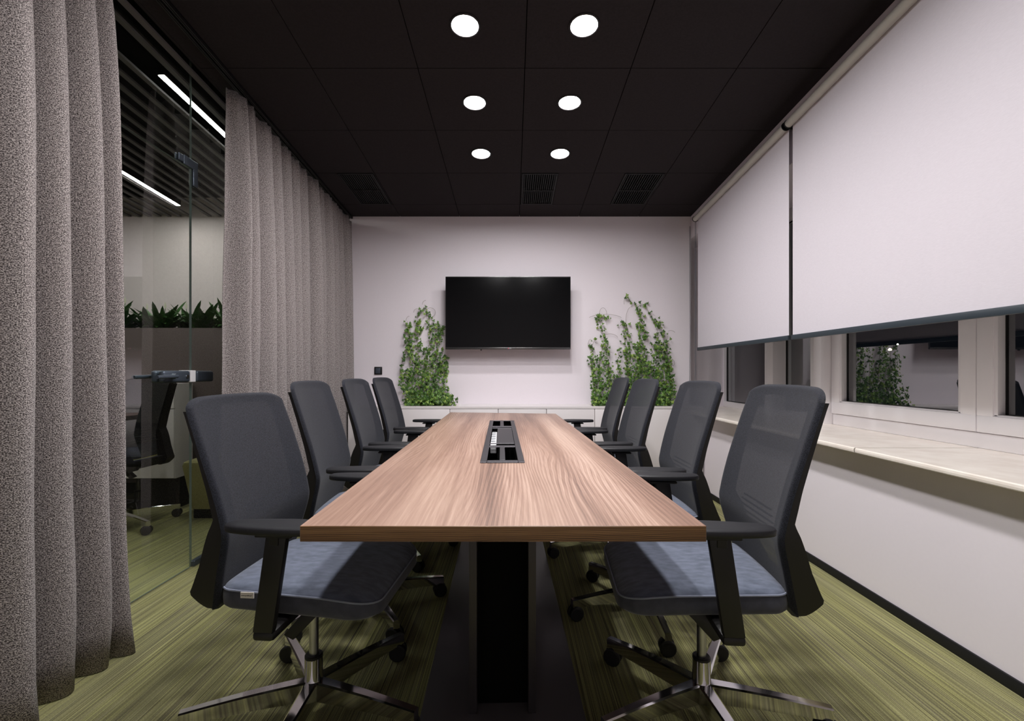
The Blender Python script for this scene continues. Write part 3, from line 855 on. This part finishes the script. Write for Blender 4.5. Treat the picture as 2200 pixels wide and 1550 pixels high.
    # armrests
    for s_ in (-1, 1):
        b = MB()
        def ao(ins, s=s_):
            pts = []; N_ = 56
            for i in range(N_):
                t_ = 2*PI*i/N_; c1, s1 = math.cos(t_), math.sin(t_)
                X = math.copysign(abs(c1)**.62, c1); Y = math.copysign(abs(s1)**.60, s1)
                f = (X+1)/2                      # 0 front, 1 rear
                hwid = .046*(1-.30*max(0, f-.35)**1.3/.57)-ins
                pts.append((-.0435+X*(.1285-ins), s*(arm_o+.004)+Y*hwid))
            return pts
        b.layers(ao, [(.010, .6890), (.002, .6905), (.0, .694), (.0, .7045), (.0025, .7080), (.008, .7100), (.020, .7115)])
        arm = b.ob('armrest', 'pad_black', t, angle=50)
        b = MB(); o_ = s_*arm_o
        b.hexa([(-.042, o_-.011, .425), (.012, o_-.011, .425), (.012, o_+.011, .425), (-.042, o_+.011, .425),
                (-.082, o_-.011, .690), (-.026, o_-.011, .690), (-.026, o_+.011, .690), (-.082, o_+.011, .690)], .004)
        y0, y1 = sorted((s_*.10, o_+s_*.010))
        b.bbox(-.044, .014, y0, y1, .402, .427, .009)
        b.bbox(-.060, -.036, min(o_+s_*.0115, o_+s_*.0145), max(o_+s_*.0115, o_+s_*.0145), .655, .680, .001, 1)
        b.bbox(-.10, .0, o_-.02, o_+.02, .676, .684, .002, 1)
        b.ob('arm_post', 'black_plastic', arm)
    # gas lift and star base
    b = MB(); b.cyl((0, 0, .18), (0, 0, .40), .0145, n=24); b.ob('gas_lift', 'brushed_steel', t)
    b = MB(); b.lathe([(0, .090), (.020, .086), (.036, .092), (.031, .104), (.028, .118), (.0275, .185), (.0275, .186), (0, .186)], 32); hub = b.ob('hub', 'chrome', t, angle=40)
    b = MB(); b.lathe([(.0275, .184), (.0275, .193), (.024, .196), (.0145, .196)], 24); b.ob('collar', 'black_plastic', hub)
    b = MB()
    K = 10; vs = []
    for i in range(K+1):
        f = i/K; r_ = .016+.352*f; w = .021-.0075*f; zt_ = .116-.022*f+.004*math.sin(PI*f); h_ = .058-.022*f
        vs += [(r_, -w*1.05, zt_-h_), (r_, -w, zt_-.004), (r_, -w*.72, zt_), (r_, w*.72, zt_), (r_, w, zt_-.004), (r_, w*1.05, zt_-h_)]
    fs = []
    for i in range(K):
        for k in range(6): l_ = (k+1) % 6; fs.append((i*6+k, i*6+l_, (i+1)*6+l_, (i+1)*6+k))
    fs += [tuple(range(5, -1, -1)), tuple(K*6+k for k in range(6))]
    b.add(vs, fs)
    leg0 = b.ob('leg', 'chrome', t, angle=30)
    b = MB(); b.cyl((0, 0, .045), (0, 0, .067), .006, n=10)
    b.hexa([(-.020, -.006, .022), (.020, -.006, .022), (.020, .006, .022), (-.020, .006, .022), (-.014, -.006, .052), (.014, -.006, .052), (.014, .006, .052), (-.014, .006, .052)], .002)
    cas0 = b.ob('caster', 'black_plastic', t)
    b = MB(); b.lathe([(0, -.0240), (.0235, -.0240), (.0238, -.0225), (.0275, -.0225), (.0315, -.020), (.0315, -.010), (.027, -.0065), (0, -.0065)], 24, axis='Y')
    for i in range(len(b.v)): x, y, z = b.v[i]; b.v[i] = (x, y, z+.0315)
    w0 = b.ob('wheel', 'black_rubber', cas0)
    w1 = w0.copy(); C.objects.link(w1); w1.parent = cas0; w1.location = (0, .030, 0)
    rnd = random.Random(int(phase*7))
    for k in range(5):
        a = math.radians(phase+72*k)
        lg = leg0 if k == 0 else leg0.copy()
        if k: C.objects.link(lg); lg.parent = t
        lg.rotation_euler = (0, 0, a)
        ca = cas0 if k == 0 else cas0.copy()
        if k:
            C.objects.link(ca); ca.parent = t
            for w_ in (w0, w1):
                w2 = w_.copy(); C.objects.link(w2); w2.parent = ca
        ca.location = (.350*math.cos(a), .350*math.sin(a), 0); ca.rotation_euler = (0, 0, rnd.uniform(-.55, .55))
    return t

LAB = {('L', 0): 'nearest office chair on the curtain side, left foreground, small white tag on its seat',
 ('L', 1): 'second black mesh office chair from the camera on the curtain side of the table',
 ('L', 2): 'third black mesh office chair from the camera on the curtain side of the table',
 ('L', 3): 'farthest black mesh office chair on the curtain side, beside the cabinets and wall switch',
 ('R', 0): 'nearest black mesh office chair on the window side, in the right foreground',
 ('R', 1): 'second black mesh office chair from the camera on the window side of the table',
 ('R', 2): 'third black mesh office chair from the camera on the window side of the table',
 ('R', 3): 'farthest black mesh office chair on the window side, in front of the ivies'}
chR = make_chair(LAB['R', 0], 0, .300, 62.5); chR.location = (.605, 1.490, 0); chR.rotation_euler = (0, 0, math.radians(-4.5))
chL = make_chair(LAB['L', 0], .030, .285, 55-175.5, True); chL.location = (-.640, 1.500, 0); chL.rotation_euler = (0, 0, math.radians(180-4.5))
for (k, x, y, yaw, ph) in (('R1', .618, 2.165, 0, 0), ('R2', .575, 2.875, 2.5, 20), ('R3', .585, 3.570, 0, 40),
                       ('L1', -.690, 2.185, 183, 10), ('L2', -.715, 2.865, 180, 30), ('L3', -.750, 3.575, 178, 50)):
    if k == 'R1': proto = make_chair('', 0, .272, 51.6); c_ = proto
    else: c_ = copy_tree(proto)
    c_['label'] = LAB[k[0], int(k[1])]
    c_.location = (x, y, 0); c_.rotation_euler = (0, 0, math.radians(yaw))

# ------------------------------------------------------------------ curtains
def curtain(label, y0, y1, crests, seed, x_mid=-1.600, hem_z=.004, flare=1.0, skew=lambda y: 0, amp=.102):
    """crests: list of depths where a fold stands towards the room"""
    rnd = random.Random(seed)
    t = thing('curtain', label, 'curtain', (x_mid, (y0+y1)/2, 0)); off = Vector(t.location)
    # centre line in plan: smooth wave through crests
    cs = sorted(crests); pl = []
    NS = 14
    knots = []
    prev = y0
    for i, c_ in enumerate(cs):
        nxt = cs[i+1] if i+1 < len(cs) else y1
        knots.append((c_, +1, rnd.uniform(.75, 1.15)))
        if i+1 < len(cs): knots.append(((c_+nxt)/2+rnd.uniform(-.012, .012), -1, rnd.uniform(.75, 1.1)))
    knots = [(y0, -.2, 1)]+knots+[(y1, -.1, 1)]
    for i in range(len(knots)-1):
        (ya, sa, ka), (yb, sb_, kb) = knots[i], knots[i+1]
        for k in range(NS):
            f = k/NS; e_ = .5-.5*math.cos(PI*f)
            om = .024*math.sin(PI*f)*(1 if sa > sb_ else -1)*(0 if i in (0, len(knots)-2) else 1)
            pl.append((ya+(yb-ya)*f+om, sa*ka+(sb_*kb-sa*ka)*e_, i+f))
    pl.append((knots[-1][0], knots[-1][1], len(knots)-1))
    NZ = 34; vs = []; uv = []; b = MB()
    ph1, ph2 = rnd.uniform(0, 6), rnd.uniform(0, 6)
    arc = [0]
    for i in range(1, len(pl)): arc.append(arc[-1]+math.hypot(pl[i][0]-pl[i-1][0], .052*(pl[i][1]-pl[i-1][1])))
    for i, (y, s_, kk) in enumerate(pl):
        ztop = CEIL(y)-.062+.010*math.sin(kk*PI+1)*1.0+.012*noise.noise(Vector((y*22, seed, 0)))
        for j in range(NZ+1):
            f = j/NZ; f = f**.85 if f < 1 else 1
            z = hem_z+(ztop-hem_z)*f
            hgt = 1-f
            A = amp*(1+.10*math.sin(kk*1.3+ph1))*(1-.42*f**6)
            top_gather = max(0, (f-.90)/.10)
            w_ = noise.noise(Vector((y*3.0, z*.7, seed)))*.012*flare+noise.noise(Vector((y*9, z*1.7, seed+5)))*.010*hgt
            kick = .022*math.exp(-z/.10)*math.sin(kk*2.1+ph2)
            X = x_mid+A*s_+w_+kick+top_gather*.010*math.sin(y*150)
            Y = y+skew(y)*f+.018*hgt*math.sin(kk*.9+ph1)+w_*.5
            vs.append((X-off.x, Y-off.y, z)); uv.append((arc[i], z))
    n = NZ+1
    fs = [(i*n+j, (i+1)*n+j, (i+1)*n+j+1, i*n+j+1) for i in range(len(pl)-1) for j in range(NZ)]
    b.add(vs, fs); b.uv = uv
    o = b.ob('cloth', 'curtain_weave', t, angle=180)
    so = o.modifiers.new('thick', 'SOLIDIFY'); so.thickness = .003; so.offset = 0
    b = MB()
    for c_ in cs:
        z1_ = CEIL(c_)-.024
        b.tube([(x_mid-off.x, c_-off.y, z1_), (x_mid-off.x, c_-off.y, z1_-.035)], .003, 6)
    b.ob('glider', 'black_plastic', t)
    return t
curtain('grey herringbone curtain in the left foreground, drawn back to show the glass', .70, 1.885,
        [.78, .92, 1.05, 1.17, 1.29, 1.432, 1.588, 1.715, 1.828], 4, skew=lambda y: -.20*max(0, y-1.47))
curtain('grey herringbone curtain hanging along the glass towards the back wall', 2.572, 4.505,
        [2.648, 2.745, 2.93, 3.085, 3.22, 3.36, 3.50, 3.655, 3.80, 3.93, 4.07, 4.20, 4.33, 4.44], 9, skew=lambda y: .04*max(0, 1-(y-2.54)/.5), amp=.098, x_mid=-1.600)
t = thing('curtain_rail', 'black double curtain rail under the ceiling along the glass side', 'rail', (-1.575, 1.5, CEIL(1.5)))
b = MB()
for dx in (-.022, .006):
    for k in range(2): slab(b, -1.575+dx+k*.010, -1.575+dx+k*.010+.006, REAR+.02, BACK-.003, -.022, -.0005)
    slab(b, -1.575+dx, -1.575+dx+.016, REAR+.02, BACK-.003, -.006, -.0005)
o = b.ob('track', 'black_plastic', t, smooth=False); o.location = -Vector(t.location)

# ------------------------------------------------------------------ glass partition and door
GT = 2.245
def gtop(y): return CEIL(y)+.168
wl = sempty('wall_left')
def gpane(name, y0, y1, z0, z1fn, parent):
    b = MB(); T = .004
    b.hexa([(GLASS-T, y0, z0), (GLASS+T, y0, z0), (GLASS+T, y1, z0), (GLASS-T, y1, z0), (GLASS-T, y0, z1fn(y0)), (GLASS+T, y0, z1fn(y0)), (GLASS+T, y1, z1fn(y1)), (GLASS-T, y1, z1fn(y1))])
    # keep only the two big faces as glass, rims as polished edge
    F = b.f; mi = [1, 1, 1, 0, 1, 0]
    b.mi = mi
    return b.ob(name, ['partition_glass', 'glass_edge'], parent, smooth=False)
gpane('glass_pane', 2.627, BACK-.004, .03, gtop, wl)
gpane('glass_pane', 1.66, 2.621, GT+.004, gtop, wl)
gpane('glass_pane', REAR+.01, 1.655, .03, gtop, wl)
b = MB(); b.bbox(GLASS-.014, GLASS+.014, 2.635, BACK-.004, .0005, .032, .002, 1); b.ob('floor_rail', 'dark_steel', wl)
b = MB(); b.bbox(GLASS-.014, GLASS+.014, REAR+.01, 1.655, .0005, .032, .002, 1); b.ob('floor_rail', 'dark_steel', wl)
b = MB(); slab(b, GLASS-.016, GLASS+.016, REAR+.01, BACK-.004, .150, .172); b.ob('head_rail', 'black_plastic', wl, smooth=False)
dr = sempty('door_1')
gpane('glass_leaf', 1.662, 2.619, .006, lambda y: GT, dr)
# corner patch: L-shaped steel plate on both faces of the glass
b = MB()
for sx in (GLASS+.0055, GLASS-.0135):
    b.bbox(sx, sx+.008, 2.555, 2.668, 2.249, 2.298, .0015, 1)
    b.bbox(sx, sx+.008, 2.630, 2.668, 2.157, 2.2505, .0015, 1)
b.ob('corner_patch', 'dark_steel', wl)
b = MB()
for sx in (GLASS+.0055, GLASS-.0135): b.bbox(sx, sx+.008, 2.515, 2.552, 2.256, 2.292, .0015, 1)
b.ob('patch_cover', 'dark_steel', wl)
# lock with lever on the leaf, keeper on the fixed pane
b = MB(); z0 = 1.047; z1 = 1.110
for s_ in (1, -1):
    a0, a1 = sorted((GLASS+s_*.0055, GLASS+s_*.036))
    b.bbox(a0, a1, 2.375, 2.575, z0, z1, .012, 3)
lock = b.ob('lock_case', 'dark_steel', dr)
b = MB()
for s_ in (1, -1):
    xx = GLASS+s_*.058
    b.cyl((GLASS+s_*.034, 2.43, 1.080), (GLASS+s_*.062, 2.43, 1.080), .014, n=16)
    b.cyl((xx, 2.44, 1.080), (xx, 2.30, 1.077), .0095, n=14)
b.ob('lever_handle', 'dark_steel', dr)
b = MB(); b.cyl((GLASS+.036, 2.545, 1.078), (GLASS+.041, 2.545, 1.078), .010, n=16); b.ob('cylinder', 'chrome', dr)
b = MB(); b.bbox(GLASS-.034, GLASS+.034, 2.577, 2.6185, z0, z1+.002, .002, 1); b.ob('strike_plate', 'white_pvc', dr)
b = MB()
for s_ in (1, -1):
    a0, a1 = sorted((GLASS+s_*.0055, GLASS+s_*.036)); b.bbox(a0, a1, 2.630, 2.775, z0, z1, .012, 3)
b.ob('keeper', 'dark_steel', wl)

# ------------------------------------------------------------------ corridor beyond the glass
b = MB(); b.box(-6.2, -1.83, BACK+.009, BACK+.12, 0, 3.3); struct(b.ob('wall_corridor_end', 'corridor_paint', smooth=False))
b = MB(); b.box(-6.3, -6.2, REAR-.1, BACK+.12, 0, 3.3); struct(b.ob('wall_corridor_side', 'corridor_paint', smooth=False))
b = MB(); slab(b, -6.2, -1.716, REAR, BACK+.12, .19, .23); cc = struct(b.ob('ceiling_corridor', 'joint_black', smooth=False))
sx = -1.775
k = 0
while sx > -6.1:
    if all(abs(sx-q_) > .036 for q_ in (-1.953, -3.070, -4.19)):
        b = MB(); slab(b, sx-.015, sx+.015, REAR+.01, BACK, 0, .014); b.ob('slat', 'slat_grey', cc, smooth=False)
    sx -= .0975
for (xc, ya, yb, lab) in ((-1.9525, 2.588, 4.05, 'white strip light in the slatted corridor ceiling nearest the glass'), (-3.070, 2.20, 4.277, 'white strip light farther into the corridor, beyond the first strip'), (-4.19, 1.2, 3.3, 'added unseen white strip light deepest in the corridor')):  # the last strip is added out of view to brighten the corridor
    t = thing('strip_light', lab, 'light', (xc, (ya+yb)/2, CEIL((ya+yb)/2))); of = -Vector(t.location)
    b = MB(); slab(b, xc-.016, xc+.016, ya, yb, -.002, .0); o = b.ob('diffuser', 'strip_lens', t, smooth=False); o.location = of
    b = MB(); slab(b, xc-.020, xc+.020, ya-.004, yb+.004, .001, .05); o = b.ob('housing', 'black_plastic', t, smooth=False); o.location = of

# tall planter with peace lilies
PY = 3.95; pt = px(300, 705, PY)[1]
t = thing('planter', 'long dark brown planter divider beyond the glass, filled with leafy plants', 'planter', (-3.6, PY+.2, 0))
b = MB(); X0, X1 = -2.2, 1.75
b.bbox(X0, X1, -.2, -.17, .25, pt, .003); b.bbox(X0, X1, .17, .2, .25, pt, .003); b.bbox(X0, X0+.03, -.17, .17, .25, pt, .003); b.bbox(X1-.03, X1, -.17, .17, .25, pt, .003)
b.box(X0+.03, X1-.03, -.17, .17, .25, .28); b.ob('box', 'planter_brown', t)
b = MB(); b.box(X0+.02, X1-.02, -.18, .18, 0, .25); b.ob('plinth', 'baseboard_black', t, smooth=False)
b = MB(); b.box(X0+.03, X1-.03, -.17, .17, pt-.08, pt-.03); b.ob('soil', 'soil', t, smooth=False)
# one leaf blade mesh, shared
def blade(L=.22, w=.030, bend=.5):
    b = MB(); K = 6; vs = []
    for i in range(K+1):
        f = i/K; r_ = w*math.sin(PI*min(1, f*.94+.05))**.8*(1 if f < .999 else .05)
        a = bend*f*f*1.6; x = L*(f-.25*bend*f*f); z = L*(.9*f-bend*.75*f*f)
        vs += [(x, -r_, z+r_*.35), (x, 0, z), (x, r_, z+r_*.35)]
    fs = []
    for i in range(K): fs += [(i*3, i*3+1, i*3+4, i*3+3), (i*3+1, i*3+2, i*3+5, i*3+4)]
    b.add(vs, fs); return b
bl = [blade(.26, .030, .45), blade(.22, .034, .8), blade(.28, .026, .2)]
protos = []
rnd = random.Random(77)
lil = [(x_*1.068, y_+.255) for x_, y_ in ((-3.56, 3.84), (-3.38, 3.92), (-3.20, 3.82), (-3.04, 3.93), (-2.88, 3.83), (-2.72, 3.92), (-2.56, 3.83), (-2.41, 3.91), (-2.26, 3.84))]
ll = ['peace lily farthest left in the planter, cut by the curtain', 'second peace lily from the left in the planter', 'third peace lily from the left in the planter, beside a white bloom', 'fourth peace lily from the left in the corridor planter',
      'bushy peace lily in the planter just left of the door edge', 'peace lily in the planter at the edge of the glass door', 'peace lily in the planter just right of the glass door edge', 'peace lily with an arching leaf near the back curtain', 'rightmost peace lily in the planter, half behind the back curtain']
shared = [x_.ob('leaf', 'lily_leaf') for x_ in bl]
meshes = [o.data for o in shared]
for o in shared: bpy.data.objects.remove(o)
for (x, y), lb_ in zip(lil, ll):
    t = thing('peace_lily', lb_, 'plant', (x, y, pt-.03))
    for k in range(46):
        o = bpy.data.objects.new('leaf', meshes[rnd.randrange(3)]); C.objects.link(o); o.parent = t
        s_ = rnd.uniform(.70, 1.05); o.scale = (s_*.9, s_*.9, s_*rnd.uniform(.85, 1.25))
        o.location = (rnd.uniform(-.03, .03), rnd.uniform(-.03, .03), 0); o.rotation_euler = (rnd.uniform(-.2, .2), rnd.uniform(-.35, .25), rnd.uniform(0, 2*PI))
    for k in range(rnd.choice((0, 1, 1, 2))):
        b = MB(); a = rnd.uniform(0, 6.2); hx, hy = .06*math.cos(a), .06*math.sin(a); hz = rnd.uniform(.20, .27)
        b.tube([(0, 0, 0), (hx*.6, hy*.6, hz*.6), (hx, hy, hz)], .0025, 5)
        o = b.ob('flower_stalk', 'lily_leaf', t)
        b = MB(); b.layers(lambda ins: [((.011-ins)*math.cos(q_), (.005-ins*.3)*math.sin(q_)) for q_ in [2*PI*i/8 for i in range(8)]], [(.009, 0), (.0, .015), (.003, .035), (.0105, .058)])
        f_ = b.ob('flower', 'lily_white', t); f_.location = (hx, hy, hz)

# green pouf
t = thing('pouf', 'mustard green upholstered pouf on a dark base beyond the glass', 'pouf', (-2.275, 3.655, 0))
def sq(ins): 
    r_ = .03; w = .195-ins; pts = []
    for cx, cy, st in ((w-r_, w-r_, 0), (-w+r_, w-r_, 90), (-w+r_, -w+r_, 180), (w-r_, -w+r_, 270)):
        for i in range(5): a = math.radians(st+22.5*i); pts.append((cx+r_*math.cos(a), cy+r_*math.sin(a)))
    return pts
b = MB(); b.layers(sq, [(.045, .070), (.0, .40), (.006, .425), (.025, .437)]); b.ob('cushion', 'pouf_green', t)
b = MB(); b.layers(sq, [(.050, 0), (.050, .068)]); b.ob('base', 'baseboard_black', t)

# white cabinet and chair added beyond the glass to imitate the room's reflection
t = thing('reflection_cabinet', 'added white cabinet on a dark plinth beyond the glass, imitating a reflection of the low cabinets', 'cabinet', (-3.30, 3.83, 0))
b = MB(); b.box(-.60, .60, -.10, .10, .25, 1.01); b.ob('body', 'white_lacquer', t, smooth=False)
for a0, a1 in ((-.598, -.002), (.002, .598)):
    for z0, z1 in ((.255, .805), (.811, 1.005)):
        b = MB(); b.bbox(a0, a1, -.118, -.101, z0, z1, .0015, 1); b.ob('door' if z0 < .5 else 'drawer', 'white_lacquer', t)
b = MB(); b.box(-.59, .59, -.08, .09, 0, .25); b.ob('plinth', 'baseboard_black', t, smooth=False)
c_ = copy_tree(proto); c_['label'] = 'added dark office chair with an olive seat beyond the glass, imitating a reflected chair'; del c_['group']
c_.location = (-2.80, 3.30, 0); c_.rotation_euler = (0, 0, math.radians(-4))
for ch in c_.children:
    if ch.name.startswith('seat'):
        ch.data = ch.data.copy(); ch.data.materials[0] = M['seat_olive']; ch.data.materials[1] = M['seat_olive']

# street lamps far outside in the night
for (x, y, lab, s_) in ((1912, 752, 'warm street lamp glowing outside beyond the large window pane', .11), (1928.5, 740.5, 'smaller warm street lamp outside, just above and right of the first', .07)):
    D = 40 if s_ > .1 else 60; X, Z = px(x, y, D)
    t = thing('street_lamp', lab, 'street lamp', (X, D, Z-6))
    b = MB(); b.cyl((0, 0, 0), (0, 0, 6.0), .06, .04, 8); b.ob('pole', 'dark_steel', t)
    b = MB(); b.lathe([(0, 5.93), (s_, 5.96), (s_*1.1, 6.02), (s_*.6, 6.1), (0, 6.12)], 12); b.ob('lamp_head', 'street_glow', t)
